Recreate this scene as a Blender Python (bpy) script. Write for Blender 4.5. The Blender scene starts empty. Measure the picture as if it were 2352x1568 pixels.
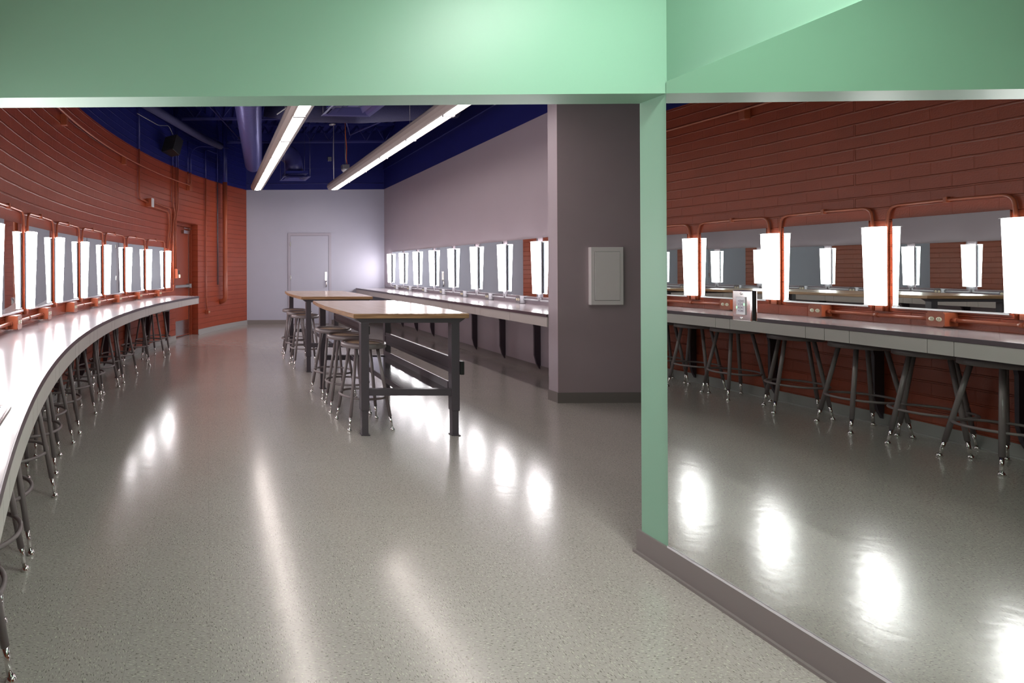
import bpy, bmesh, math, random
from mathutils import Matrix, Vector
PI = math.pi
S = bpy.context.scene
C = S.collection
random.seed(4)

# ---------------------------------------------------------------- camera, world, exposure
FPX, PX, PY, ROLL, EYE = 1235.75, 474.84, 617.76, 0.0048, 1.372
cam_d = bpy.data.cameras.new('camera')
cam = bpy.data.objects.new('camera', cam_d); C.objects.link(cam)
cam_d.sensor_width = 36.0; cam_d.sensor_fit = 'HORIZONTAL'
cam_d.lens = FPX / 2352 * 36
cam_d.shift_x = (1176 - PX) / 2352
cam_d.shift_y = (PY - 784) / 2352
cam_d.clip_start = 0.03; cam_d.clip_end = 100
cr, sr_ = math.cos(ROLL), math.sin(ROLL)
cam.matrix_world = Matrix(((cr, sr_, 0, 0), (0, 0, -1, 0), (-sr_, cr, 0, EYE), (0, 0, 0, 1)))
S.camera = cam
w = bpy.data.worlds.new('world'); S.world = w; w.use_nodes = True
w.node_tree.nodes['Background'].inputs[0].default_value = (0.02, 0.02, 0.025, 1)
w.node_tree.nodes['Background'].inputs[1].default_value = 1.0
S.view_settings.view_transform = 'Standard'; S.view_settings.look = 'None'
S.view_settings.gamma = 1.0; S.view_settings.exposure = 1.1
S.view_settings.use_curve_mapping = False
LAMP_E, CEIL_E, ALC_E = 11.5, 7.5, 18.0

# ---------------------------------------------------------------- materials
MATS = {}
def mat(name, col, rough=0.5, metal=0.0, bump=None, spec=0.5, var=0.0, coat=0.0):
    m = bpy.data.materials.new(name); m.use_nodes = True
    nt = m.node_tree; b = nt.nodes['Principled BSDF']
    b.inputs['Base Color'].default_value = (*col, 1)
    b.inputs['Roughness'].default_value = rough
    b.inputs['Metallic'].default_value = metal
    b.inputs['Specular IOR Level'].default_value = spec
    b.inputs['Coat Weight'].default_value = coat
    tc = nt.nodes.new('ShaderNodeTexCoord')
    if bump:
        n = nt.nodes.new('ShaderNodeTexNoise'); n.inputs['Scale'].default_value = bump[0]; n.inputs['Detail'].default_value = 3
        nt.links.new(tc.outputs['Object'], n.inputs['Vector'])
        bp = nt.nodes.new('ShaderNodeBump'); bp.inputs['Strength'].default_value = bump[1]; bp.inputs['Distance'].default_value = bump[2] if len(bump) > 2 else 0.002
        nt.links.new(n.outputs['Fac'], bp.inputs['Height']); nt.links.new(bp.outputs['Normal'], b.inputs['Normal'])
    if var:
        n = nt.nodes.new('ShaderNodeTexNoise'); n.inputs['Scale'].default_value = 3.0; n.inputs['Detail'].default_value = 4
        nt.links.new(tc.outputs['Object'], n.inputs['Vector'])
        r = nt.nodes.new('ShaderNodeMapRange'); r.inputs['To Min'].default_value = 1 - var; r.inputs['To Max'].default_value = 1 + var
        nt.links.new(n.outputs['Fac'], r.inputs['Value'])
        mx = nt.nodes.new('ShaderNodeVectorMath'); mx.operation = 'SCALE'; mx.inputs[0].default_value = col
        nt.links.new(r.outputs['Result'], mx.inputs['Scale']); nt.links.new(mx.outputs['Vector'], b.inputs['Base Color'])
    MATS[name] = m; return m
def emit(name, col, e):
    m = bpy.data.materials.new(name); m.use_nodes = True
    nt = m.node_tree; b = nt.nodes['Principled BSDF']
    b.inputs['Base Color'].default_value = (0.8, 0.8, 0.8, 1); b.inputs['Roughness'].default_value = 0.4
    b.inputs['Emission Color'].default_value = (*col, 1); b.inputs['Emission Strength'].default_value = e
    MATS[name] = m; return m
M_green = mat('green_paint', (0.235, 0.43, 0.31), 0.42, bump=(260, 0.05), var=0.03)
M_lav = mat('lavender_paint', (0.40, 0.345, 0.385), 0.42, bump=(260, 0.10), var=0.03)
M_far = mat('pale_lavender_paint', (0.42, 0.42, 0.51), 0.42, bump=(260, 0.10), var=0.03)
M_dark = mat('dark_mauve_paint', (0.39, 0.31, 0.34), 0.4, bump=(260, 0.10), var=0.05)
M_blue = mat('navy_paint', (0.010, 0.013, 0.135), 0.45, bump=(160, 0.2), var=0.15)
M_bluegal = mat('navy_painted_duct', (0.13, 0.13, 0.36), 0.3, metal=0.3, bump=(60, 0.1))
M_joist = mat('navy_painted_steel', (0.045, 0.047, 0.19), 0.35)
M_insul = mat('navy_painted_insulation', (0.035, 0.037, 0.12), 0.6, bump=(90, 0.9, 0.01))
M_orange = mat('orange_gloss_paint', (0.36, 0.085, 0.038), 0.3, bump=(120, 0.15), var=0.1)
M_door = mat('orange_door_paint', (0.30, 0.058, 0.027), 0.35, bump=(200, 0.06))
M_base = mat('grey_vinyl_base', (0.36, 0.35, 0.345), 0.45)
M_baseR = mat('taupe_vinyl_base', (0.20, 0.175, 0.17), 0.4)
M_lam = mat('pale_laminate', (0.37, 0.33, 0.345), 0.15, bump=(500, 0.02), var=0.03)
M_fascia = mat('taupe_laminate', (0.52, 0.48, 0.465), 0.4)
M_strip = mat('mauve_edge_band', (0.095, 0.065, 0.08), 0.3)
M_steel = mat('stainless_steel', (0.60, 0.57, 0.56), 0.22, metal=1.0, bump=(80, 0.04))
M_chrome = mat('chrome', (0.8, 0.78, 0.78), 0.08, metal=1.0)
M_alu = mat('brushed_aluminium', (0.72, 0.72, 0.75), 0.28, metal=1.0)
M_stool = mat('grey_brown_enamel', (0.20, 0.165, 0.17), 0.32, bump=(300, 0.05))
M_pad = mat('brown_hardboard', (0.52, 0.37, 0.25), 0.5, bump=(150, 0.1), var=0.15)
M_tleg = mat('charcoal_powder_coat', (0.066, 0.055, 0.066), 0.35, bump=(300, 0.06))
M_shelf = mat('charcoal_gloss_steel', (0.04, 0.04, 0.048), 0.16, coat=0.3)
M_white = mat('white_enamel', (0.62, 0.60, 0.62), 0.35)
M_ivory = mat('ivory_plastic', (0.72, 0.66, 0.48), 0.35)
M_black = mat('black_plastic', (0.008, 0.008, 0.009), 0.45)
M_fix = mat('beige_fixture_enamel', (0.40, 0.35, 0.33), 0.38)
M_cable = mat('orange_cable', (0.75, 0.16, 0.03), 0.5)
M_galv = mat('galvanised_steel', (0.32, 0.32, 0.33), 0.4, metal=0.7, bump=(40, 0.1))
M_lampback = mat('grey_lamp_body', (0.10, 0.11, 0.13), 0.35, metal=0.3)
M_frame = mat('lavender_frame_paint', (0.38, 0.355, 0.42), 0.35)
M_panel = mat('taupe_panel_enamel', (0.80, 0.75, 0.76), 0.4, bump=(300, 0.05))
M_conw = mat('pale_grey_conduit_paint', (0.56, 0.56, 0.60), 0.32)
M_bracket = mat('dark_mauve_bracket', (0.06, 0.045, 0.06), 0.4)
M_soft = mat('acoustic_white', (0.5, 0.5, 0.48), 0.7)
M_lamp = emit('lamp_diffuser', (1.0, 0.945, 0.965), LAMP_E)
M_ceil = emit('ceiling_light_diffuser', (1.0, 0.89, 0.85), CEIL_E)
M_alc = emit('alcove_light_diffuser', (0.94, 1.0, 0.93), ALC_E)
M_led = emit('green_indicator', (0.05, 1.0, 0.22), 0.5)

def mirror_mat(name, col):
    m = bpy.data.materials.new(name); m.use_nodes = True
    b = m.node_tree.nodes['Principled BSDF']
    b.inputs['Base Color'].default_value = (*col, 1); b.inputs['Metallic'].default_value = 1; b.inputs['Roughness'].default_value = 0.0
    MATS[name] = m; return m
M_mir = mirror_mat('silvered_mirror', (0.80, 0.86, 0.84))
M_mirw = mirror_mat('wall_mirror_glass', (0.62, 0.66, 0.63))

def brick_mat(name, col, rough):
    m = bpy.data.materials.new(name); m.use_nodes = True
    nt = m.node_tree; b = nt.nodes['Principled BSDF']; L = nt.links.new
    uv = nt.nodes.new('ShaderNodeUVMap')
    br = nt.nodes.new('ShaderNodeTexBrick'); br.inputs['Scale'].default_value = 1.0
    br.inputs['Brick Width'].default_value = 0.262; br.inputs['Row Height'].default_value = 0.11
    br.inputs['Mortar Size'].default_value = 0.0045; br.inputs['Mortar Smooth'].default_value = 0.6
    br.inputs['Color1'].default_value = (1, 1, 1, 1); br.inputs['Color2'].default_value = (0.9, 0.9, 0.9, 1); br.inputs['Mortar'].default_value = (0, 0, 0, 1)
    # a second brick without vertical joints makes the bed joints the stronger ones
    br2 = nt.nodes.new('ShaderNodeTexBrick'); br2.inputs['Scale'].default_value = 1.0
    br2.inputs['Brick Width'].default_value = 500; br2.inputs['Row Height'].default_value = 0.11
    br2.inputs['Mortar Size'].default_value = 0.009; br2.inputs['Mortar Smooth'].default_value = 0.5
    nz = nt.nodes.new('ShaderNodeTexNoise'); nz.inputs['Scale'].default_value = 6; nz.inputs['Detail'].default_value = 2
    L(uv.outputs['UV'], nz.inputs['Vector'])
    off = nt.nodes.new('ShaderNodeMixRGB'); off.blend_type = 'LINEAR_LIGHT'; off.inputs['Fac'].default_value = 0.006
    L(uv.outputs['UV'], off.inputs['Color1']); L(nz.outputs['Color'], off.inputs['Color2'])
    L(off.outputs['Color'], br.inputs['Vector']); L(off.outputs['Color'], br2.inputs['Vector'])
    hs = nt.nodes.new('ShaderNodeMath'); hs.operation = 'MULTIPLY'; hs.inputs[1].default_value = 0.12
    L(br.outputs['Fac'], hs.inputs[0])
    ad = nt.nodes.new('ShaderNodeMath'); ad.operation = 'MAXIMUM'
    L(hs.outputs[0], ad.inputs[0]); L(br2.outputs['Fac'], ad.inputs[1])
    fine = nt.nodes.new('ShaderNodeTexNoise'); fine.inputs['Scale'].default_value = 90; fine.inputs['Detail'].default_value = 4
    L(uv.outputs['UV'], fine.inputs['Vector'])
    fm = nt.nodes.new('ShaderNodeMath'); fm.operation = 'MULTIPLY'; fm.inputs[1].default_value = 0.10
    L(fine.outputs['Fac'], fm.inputs[0])
    sb = nt.nodes.new('ShaderNodeMath'); sb.operation = 'SUBTRACT'
    L(fm.outputs[0], sb.inputs[0]); L(ad.outputs[0], sb.inputs[1])
    bp = nt.nodes.new('ShaderNodeBump'); bp.inputs['Strength'].default_value = 1.0; bp.inputs['Distance'].default_value = 0.014
    L(sb.outputs[0], bp.inputs['Height']); L(bp.outputs['Normal'], b.inputs['Normal'])
    v = nt.nodes.new('ShaderNodeTexNoise'); v.inputs['Scale'].default_value = 2.2; v.inputs['Detail'].default_value = 5
    L(uv.outputs['UV'], v.inputs['Vector'])
    r = nt.nodes.new('ShaderNodeMapRange'); r.inputs['To Min'].default_value = 0.82; r.inputs['To Max'].default_value = 1.18
    L(v.outputs['Fac'], r.inputs['Value'])
    mx = nt.nodes.new('ShaderNodeVectorMath'); mx.operation = 'SCALE'; mx.inputs[0].default_value = col
    L(r.outputs['Result'], mx.inputs['Scale']); L(mx.outputs['Vector'], b.inputs['Base Color'])
    b.inputs['Roughness'].default_value = rough; b.inputs['Coat Weight'].default_value = 0.05; b.inputs['Coat Roughness'].default_value = 0.2; b.inputs['Specular IOR Level'].default_value = 0.42
    L(bp.outputs['Normal'], b.inputs['Coat Normal'])
    MATS[name] = m; return m
M_brick = brick_mat('orange_painted_block', (0.34, 0.061, 0.025), 0.34)
M_brickb = brick_mat('navy_painted_block', (0.010, 0.013, 0.135), 0.42)

def floor_mat():
    m = bpy.data.materials.new('speckled_vinyl_tile'); m.use_nodes = True
    nt = m.node_tree; b = nt.nodes['Principled BSDF']; L = nt.links.new
    tc = nt.nodes.new('ShaderNodeTexCoord')
    mp = nt.nodes.new('ShaderNodeMapping'); T = 0.2945
    mp.inputs['Location'].default_value = (-0.30 / T, -2.384 / T, 0.5); mp.inputs['Scale'].default_value = (1 / T, 1 / T, 1)
    L(tc.outputs['Object'], mp.inputs['Vector'])
    ck = nt.nodes.new('ShaderNodeTexChecker'); ck.inputs['Scale'].default_value = 1.0
    L(mp.outputs['Vector'], ck.inputs['Vector'])
    def specks(sc, lo, hi, seed):
        outs = []
        for s in ((sc, sc * 2.6, 1), (sc * 2.6, sc, 1)):
            q = nt.nodes.new('ShaderNodeMapping'); q.inputs['Scale'].default_value = s; q.inputs['Location'].default_value = (seed, seed * 2, 0)
            q.inputs['Rotation'].default_value = (0, 0, 0.45)
            L(tc.outputs['Object'], q.inputs['Vector'])
            n = nt.nodes.new('ShaderNodeTexNoise'); n.inputs['Scale'].default_value = 1.0; n.inputs['Detail'].default_value = 1.0
            L(q.outputs['Vector'], n.inputs['Vector']); outs.append(n.outputs['Fac'])
        mx = nt.nodes.new('ShaderNodeMix'); L(ck.outputs['Fac'], mx.inputs[0]); L(outs[0], mx.inputs[2]); L(outs[1], mx.inputs[3])
        r = nt.nodes.new('ShaderNodeMapRange'); r.inputs['From Min'].default_value = lo; r.inputs['From Max'].default_value = hi
        L(mx.outputs[0], r.inputs['Value']); return r.outputs['Result']
    light = specks(74, 0.61, 0.70, 3.1); dark = specks(80, 0.60, 0.70, 17.7)
    c0 = nt.nodes.new('ShaderNodeMix'); c0.data_type = 'RGBA'
    v = nt.nodes.new('ShaderNodeTexNoise'); v.inputs['Scale'].default_value = 1.5; v.inputs['Detail'].default_value = 5
    L(tc.outputs['Object'], v.inputs['Vector']); L(v.outputs['Fac'], c0.inputs[0])
    c0.inputs[6].default_value = (0.33, 0.305, 0.285, 1); c0.inputs[7].default_value = (0.39, 0.365, 0.34, 1)
    c1 = nt.nodes.new('ShaderNodeMix'); c1.data_type = 'RGBA'; L(light, c1.inputs[0]); L(c0.outputs[2], c1.inputs[6]); c1.inputs[7].default_value = (0.52, 0.51, 0.43, 1)
    c2 = nt.nodes.new('ShaderNodeMix'); c2.data_type = 'RGBA'; L(dark, c2.inputs[0]); L(c1.outputs[2], c2.inputs[6]); c2.inputs[7].default_value = (0.15, 0.14, 0.125, 1)
    # tile seams
    sp = nt.nodes.new('ShaderNodeSeparateXYZ'); L(mp.outputs['Vector'], sp.inputs[0])
    ds = []
    for ax in (0, 1):
        f = nt.nodes.new('ShaderNodeMath'); f.operation = 'PINGPONG'; f.inputs[1].default_value = 0.5; L(sp.outputs[ax], f.inputs[0]); ds.append(f.outputs[0])
    mn = nt.nodes.new('ShaderNodeMath'); mn.operation = 'MINIMUM'; L(ds[0], mn.inputs[0]); L(ds[1], mn.inputs[1])
    sr = nt.nodes.new('ShaderNodeMapRange'); sr.inputs['From Min'].default_value = 0.002; sr.inputs['From Max'].default_value = 0.006; sr.inputs['To Min'].default_value = 0.87; sr.inputs['To Max'].default_value = 1
    L(mn.outputs[0], sr.inputs['Value'])
    sc = nt.nodes.new('ShaderNodeVectorMath'); sc.operation = 'SCALE'; L(c2.outputs[2], sc.inputs[0]); L(sr.outputs['Result'], sc.inputs['Scale'])
    L(sc.outputs['Vector'], b.inputs['Base Color'])
    # waxed gloss with scuffs and slight waviness
    g = nt.nodes.new('ShaderNodeTexNoise'); g.inputs['Scale'].default_value = 7; g.inputs['Detail'].default_value = 6
    L(tc.outputs['Object'], g.inputs['Vector'])
    gr = nt.nodes.new('ShaderNodeMapRange'); gr.inputs['To Min'].default_value = 0.17; gr.inputs['To Max'].default_value = 0.25
    L(g.outputs['Fac'], gr.inputs['Value']); L(gr.outputs['Result'], b.inputs['Roughness'])
    wv = nt.nodes.new('ShaderNodeTexNoise'); wv.inputs['Scale'].default_value = 14; wv.inputs['Detail'].default_value = 2
    L(tc.outputs['Object'], wv.inputs['Vector'])
    bp = nt.nodes.new('ShaderNodeBump'); bp.inputs['Strength'].default_value = 0.16; bp.inputs['Distance'].default_value = 0.004
    L(wv.outputs['Fac'], bp.inputs['Height']); L(bp.outputs['Normal'], b.inputs['Normal'])
    b.inputs['Specular IOR Level'].default_value = 0.5; b.inputs['Coat Weight'].default_value = 0.42; b.inputs['Coat Roughness'].default_value = 0.155
    nt.links.new(bp.outputs['Normal'], b.inputs['Coat Normal'])
    return m
M_floor = floor_mat()

def wood_mat(name, a, bcol, rough, edge=False):
    m = bpy.data.materials.new(name); m.use_nodes = True
    nt = m.node_tree; b = nt.nodes['Principled BSDF']; L = nt.links.new
    tc = nt.nodes.new('ShaderNodeTexCoord'); mp = nt.nodes.new('ShaderNodeMapping')
    mp.inputs['Scale'].default_value = (2, 2, 60) if edge else (22, 1.2, 1)
    L(tc.outputs['Object'], mp.inputs['Vector'])
    n = nt.nodes.new('ShaderNodeTexNoise'); n.inputs['Scale'].default_value = 1.6; n.inputs['Detail'].default_value = 5
    L(mp.outputs['Vector'], n.inputs['Vector'])
    r = nt.nodes.new('ShaderNodeValToRGB'); r.color_ramp.elements[0].position = 0.35; r.color_ramp.elements[1].position = 0.65
    r.color_ramp.elements[0].color = (*a, 1); r.color_ramp.elements[1].color = (*bcol, 1)
    L(n.outputs['Fac'], r.inputs['Fac']); L(r.outputs['Color'], b.inputs['Base Color']); b.inputs['Roughness'].default_value = rough
    return m
M_wtop = wood_mat('maple_tabletop', (0.50, 0.36, 0.26), (0.56, 0.42, 0.31), 0.2)
M_wedge = wood_mat('layered_ply_edge', (0.20, 0.095, 0.05), (0.50, 0.30, 0.16), 0.35, True)

# ---------------------------------------------------------------- mesh helpers
class MB:
    def __init__(s): s.bm = bmesh.new()
    def box(s, x0, x1, y0, y1, z0, z1, M=None, bev=0.0):
        vs = [s.bm.verts.new((x, y, z)) for x in (x0, x1) for y in (y0, y1) for z in (z0, z1)]
        fs = [s.bm.faces.new([vs[i] for i in q]) for q in ((0, 1, 3, 2), (4, 6, 7, 5), (0, 4, 5, 1), (2, 3, 7, 6), (0, 2, 6, 4), (1, 5, 7, 3))]
        if M is not None: bmesh.ops.transform(s.bm, matrix=M, verts=vs)
        if bev:
            es = list({e for f in fs for e in f.edges})
            bmesh.ops.bevel(s.bm, geom=es, offset=bev, segments=2, affect='EDGES', profile=0.6)
        return s
    def prism(s, pts, z0, z1, M=None, bev=0.0):
        n = len(pts)
        a = [s.bm.verts.new((p[0], p[1], z0)) for p in pts]; b = [s.bm.verts.new((p[0], p[1], z1)) for p in pts]
        fs = [s.bm.faces.new(a[::-1]), s.bm.faces.new(b)] + [s.bm.faces.new([a[i], a[(i + 1) % n], b[(i + 1) % n], b[i]]) for i in range(n)]
        if M is not None: bmesh.ops.transform(s.bm, matrix=M, verts=a + b)
        if bev:
            es = list({e for f in fs[:2] for e in f.edges}); bmesh.ops.bevel(s.bm, geom=es, offset=bev, segments=2, affect='EDGES', profile=0.6)
        return s
    def tube(s, pts, r, seg=10, cap=True, closed=False):
        pts = [Vector(p) for p in pts]; n = len(pts); rings = []
        rs = r if isinstance(r, (list, tuple)) else [r] * n
        up = None
        for i, p in enumerate(pts):
            if closed: t = (pts[(i + 1) % n] - pts[i - 1])
            else: t = pts[min(i + 1, n - 1)] - pts[max(i - 1, 0)]
            t.normalize()
            if up is None: up = Vector((0, 0, 1)) if abs(t.z) < 0.9 else Vector((1, 0, 0))
            u = (up - t * up.dot(t)); u.normalize(); up = u; v = t.cross(u)
            rings.append([s.bm.verts.new(p + (u * math.cos(a) + v * math.sin(a)) * rs[i]) for a in [2 * PI * k / seg for k in range(seg)]])
        m = n if closed else n - 1
        for i in range(m):
            a, b = rings[i], rings[(i + 1) % n]
            for k in range(seg):
                f = s.bm.faces.new([a[k], a[(k + 1) % seg], b[(k + 1) % seg], b[k]]); f.smooth = True
        if cap and not closed:
            s.bm.faces.new(rings[0][::-1]); s.bm.faces.new(rings[-1])
        return s
    def lathe(s, prof, seg=32, M=None):
        rings = []; vs = []
        for r, z in prof:
            if r < 1e-6: ring = [s.bm.verts.new((0, 0, z))]
            else: ring = [s.bm.verts.new((r * math.cos(2 * PI * k / seg), r * math.sin(2 * PI * k / seg), z)) for k in range(seg)]
            rings.append(ring); vs += ring
        for a, b in zip(rings, rings[1:]):
            for k in range(seg):
                k2 = (k + 1) % seg
                q = [a[k], a[k2], b[k2], b[k]] if len(a) > 1 and len(b) > 1 else ([a[0], b[k2], b[k]] if len(a) == 1 else [a[k], a[k2], b[0]])
                if len(a) == 1 and len(b) == 1: continue
                f = s.bm.faces.new(q); f.smooth = True
        if M is not None: bmesh.ops.transform(s.bm, matrix=M, verts=vs)
        return s
    def quad(s, *p):
        s.bm.faces.new([s.bm.verts.new(q) for q in p]); return s
    def build(s, name, m, parent=None, loc=None, rotz=0):
        bmesh.ops.recalc_face_normals(s.bm, faces=s.bm.faces)
        me = bpy.data.meshes.new(name); s.bm.to_mesh(me); s.bm.free()
        me.materials.append(m)
        o = bpy.data.objects.new(name, me); C.objects.link(o)
        if parent: o.parent = parent
        if loc is not None: o.location = loc
        if rotz: o.rotation_euler = (0, 0, rotz)
        return o
def thing(name, label, cat, loc=(0, 0, 0), rotz=0, group=None):
    o = bpy.data.objects.new(name, None); C.objects.link(o); o.empty_display_size = 0.1
    o.location = loc; o.rotation_euler = (0, 0, rotz); tag(o, label, cat, group); return o
def tag(o, label, cat, group=None):
    o['label'] = label; o['category'] = cat
    if group: o['group'] = group
    return o
def struct(o, label=None):
    o['kind'] = 'structure'
    if label: o['label'] = label
    return o
def dup(root, loc, rotz, label, group=None):
    r = root.copy(); C.objects.link(r); r.location = loc; r.rotation_euler = (0, 0, rotz); r['label'] = label
    if group: r['group'] = group
    for ch in list(root.children):
        c = ch.copy(); C.objects.link(c); c.parent = r
        for g in list(ch.children):
            d = g.copy(); C.objects.link(d); d.parent = c
    return r
def fillet(pts, rad, n=6):
    pts = [Vector(p) for p in pts]; out = [pts[0]]
    for a, b, c in zip(pts, pts[1:], pts[2:]):
        d1 = (a - b); d2 = (c - b); r = min(rad, d1.length * 0.49, d2.length * 0.49)
        p, q = b + d1.normalized() * r, b + d2.normalized() * r
        for i in range(n + 1):
            t = i / n; out.append(p * (1 - t) ** 2 + b * 2 * t * (1 - t) + q * t * t)
    out.append(pts[-1]); return out
ORD = ['first', 'second', 'third', 'fourth', 'fifth', 'sixth', 'seventh', 'eighth', 'ninth', 'tenth', 'eleventh', 'twelfth', 'thirteenth', 'fourteenth', 'fifteenth', 'sixteenth']

# ---------------------------------------------------------------- plan of the place (metres)
CX, CY, R = 13.188, 4.940, 14.80           # the curved block wall
def A(a, ins=0.0):                          # point at arc length a along the wall, ins metres into the room
    t = PI - a / R; return (CX + (R - ins) * math.cos(t), CY + (R - ins) * math.sin(t))
def AR(a): return -a / R                    # heading of the inward normal there
YF = 13.32                                  # far wall
ZC = 4.72                                   # deck
ZB = 3.325                                  # colour change on the walls
XR = lambda y: 4.30 + 0.0145 * (y - 6.4)    # right wall
XM = lambda y: 2.0735 + (y - 2.5) * 0.015   # wall with the big mirror
ZT = 0.886                                  # counters
YB0, YB1 = 2.432, 2.583                     # green header
AEND = math.asin((YF - CY) / R) * R
A0, PL = -0.20, 0.872                       # lamp stations on the left wall
Y0, PR = 6.93, 0.832                        # lamp stations on the right wall
ALC_Z = 3.05

# ---- floor and ceiling
struct(MB().box(-3.2, 7.0, -5.0, YF + 0.3, -0.1, 0.0).build('floor', M_floor), 'glossy speckled grey green vinyl tile floor')
dk = MB()
y = YB1
xs = []
x = -2.2
while x < 7.0:
    xs += [(x, 0), (x + 0.09, 0), (x + 0.12, 0.05), (x + 0.17, 0.05)]; x += 0.2
for (xa, za), (xb, zb) in zip(xs, xs[1:]):
    dk.quad((xa, YB0, ZC + za), (xb, YB0, ZC + zb), (xb, YF + 0.2, ZC + zb), (xa, YF + 0.2, ZC + za))
struct(dk.build('ceiling', M_blue), 'navy painted corrugated metal deck')
struct(MB().box(-2.4, 2.3, -4.6, YB0, ALC_Z, ALC_Z + 0.1).build('ceiling', M_soft), 'pale alcove ceiling')

# ---- curved wall with the door opening
D0, D1, DZ = 5.50, 6.55, 2.30
def curved(a0, a1, z0, z1, step=0.15, ins=0.0, bm=None, uvl=None):
    n = max(1, int((a1 - a0) / step + 0.5))
    for i in range(n):
        p, q = a0 + (a1 - a0) * i / n, a0 + (a1 - a0) * (i + 1) / n
        (xa, ya), (xb, yb) = A(p, ins), A(q, ins)
        vs = [bm.verts.new(v) for v in ((xa, ya, z0), (xb, yb, z0), (xb, yb, z1), (xa, ya, z1))]
        f = bm.faces.new(vs); f.smooth = True
        for l, uv in zip(f.loops, ((p, z0), (q, z0), (q, z1), (p, z1))): l[uvl].uv = uv
def wall_curved(name, m, spans, reveal=False):
    bm = bmesh.new(); uvl = bm.loops.layers.uv.new('UVMap')
    for s in spans: curved(*s, bm=bm, uvl=uvl)
    bmesh.ops.remove_doubles(bm, verts=bm.verts, dist=0.0005)
    if reveal:
        T = 0.14
        for a in (D0, D1):
            (xa, ya), (xb, yb) = A(a), A(a, -T)
            f = bm.faces.new([bm.verts.new(v) for v in ((xa, ya, 0), (xb, yb, 0), (xb, yb, DZ), (xa, ya, DZ))])
            for l, uv in zip(f.loops, ((0, 0), (T, 0), (T, DZ), (0, DZ))): l[uvl].uv = uv
        (xa, ya), (xb, yb), (xc, yc), (xd, yd) = A(D0), A(D1), A(D1, -T), A(D0, -T)
        f = bm.faces.new([bm.verts.new(v) for v in ((xa, ya, DZ), (xb, yb, DZ), (xc, yc, DZ), (xd, yd, DZ))])
        for l, uv in zip(f.loops, ((0.05, 0.05), (0.9, 0.05), (0.9, 0.09), (0.05, 0.09))): l[uvl].uv = uv
    bmesh.ops.recalc_face_normals(bm, faces=bm.faces)
    me = bpy.data.meshes.new(name); bm.to_mesh(me); bm.free(); me.materials.append(m)
    o = bpy.data.objects.new(name, me); C.objects.link(o); struct(o); return o
wall_curved('wall_left', M_brick, [(-9.2, D0, 0, ZB), (D1, AEND, 0, ZB), (D0, D1, DZ, ZB)], True)['label'] = 'curved orange painted block wall'
wall_curved('wall_left', M_brickb, [(-9.2, AEND, ZB, ZC + 0.1)])['label'] = 'navy painted top of the curved wall'
def curved_base(a0, a1, name='baseboard_left'):
    mb = MB(); n = int((a1 - a0) / 0.15) + 1
    for i in range(n):
        p, q = a0 + (a1 - a0) * i / n, a0 + (a1 - a0) * (i + 1) / n
        P = [A(p, 0), A(q, 0), A(q, 0.008), A(p, 0.008)]
        mb.prism(P, 0, 0.105)
        P = [A(p, 0), A(q, 0), A(q, 0.02), A(p, 0.02)]
        mb.prism(P, 0, 0.012)
    struct(mb.build(name, M_base))
curved_base(-9.0, D0); curved_base(D1, AEND)

# ---- far wall, right wall, column, header, mirror wall
XFL = A(AEND)[0]
struct(MB().box(XFL - 0.3, XR(YF) + 0.3, YF, YF + 0.15, 0, ZB).build('wall_far', M_far), 'pale lavender far wall')
struct(MB().box(XFL - 0.3, XR(YF) + 0.3, YF, YF + 0.15, ZB, ZC + 0.1).build('wall_far', M_blue), 'navy top of the far wall')
struct(MB().box(XFL - 0.2, XR(YF) + 0.1, YF - 0.03, YF, 3.84, ZC).build('trim_1', M_blue), 'navy ledge on the far wall')
def wr(y0, y1, z0, z1, off, name, m, label=None, th=0.12):
    P = [(XR(y0) - off, y0), (XR(y0) + th, y0), (XR(y1) + th, y1), (XR(y1) - off, y1)]
    return struct(MB().prism(P, z0, z1).build(name, m), label)
wr(5.45, YF + 0.1, 0, ZB, 0, 'wall_right', M_lav, 'mauve grey wall behind the right counter')
wr(5.45, YF + 0.1, ZB, ZC + 0.1, 0, 'wall_right', M_blue, 'navy top of the right wall')
wr(5.6, YF - 0.03, 3.80, ZC, 0.03, 'trim_2', M_blue, 'navy ledge on the right wall')
wr(5.6, YF - 0.01, 0, 0.105, 0.008, 'baseboard_right', M_baseR, th=0)
struct(MB().box(1.0, XR(YF), YF - 0.008, YF, 0, 0.105).build('baseboard_far', M_baseR))
# column wall: dark front, light return
CXL = 3.553
struct(MB().box(CXL + 0.002, 7.0, 5.455, 5.60, 0, ZC + 0.05).build('wall_column', M_lav), 'mauve grey return of the column wall')
struct(MB().box(CXL, 7.0, 5.449, 5.4555, 0.0, ZC).build('wall_column', M_dark), 'dark mauve column wall')
struct(MB().box(CXL - 0.01, 7.0, 5.440, 5.449, 0, 0.105).box(CXL - 0.008, CXL + 0.002, 5.449, 5.60, 0, 0.105).build('baseboard_column', M_baseR))
struct(MB().box(6.9, 7.0, YB1, 5.5, 0, ZC).build('wall_passage', M_lav))
sl = -0.0061
def hdr(x0, x1, z0, z1, name, m, y0=YB0, y1=YB1):
    P = [(x0, y0 + sl * x0), (x1, y0 + sl * x1), (x1, y1 + sl * x1), (x0, y1 + sl * x0)]
    return struct(MB().prism(P, z0, z1).build(name, m))
ZH = 2.152
hdr(-1.75, 7.0, ZH, ZC + 0.05, 'wall_header', M_green)['label'] = 'mint green header over the opening'
hdr(XM(2.43), 7.0, 0, ZH, 'wall_jamb', M_green)['label'] = 'mint green end of the wall beside the opening'
struct(MB().prism([(XM(-4.6), -4.6), (XM(-4.6) + 0.12, -4.6), (XM(YB0) + 0.12, YB0 + 0.03), (XM(YB0), YB0 - 0.012)], 0, ALC_Z).build('wall_mirror_side', M_green), 'mint green wall holding the big mirror')
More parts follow.
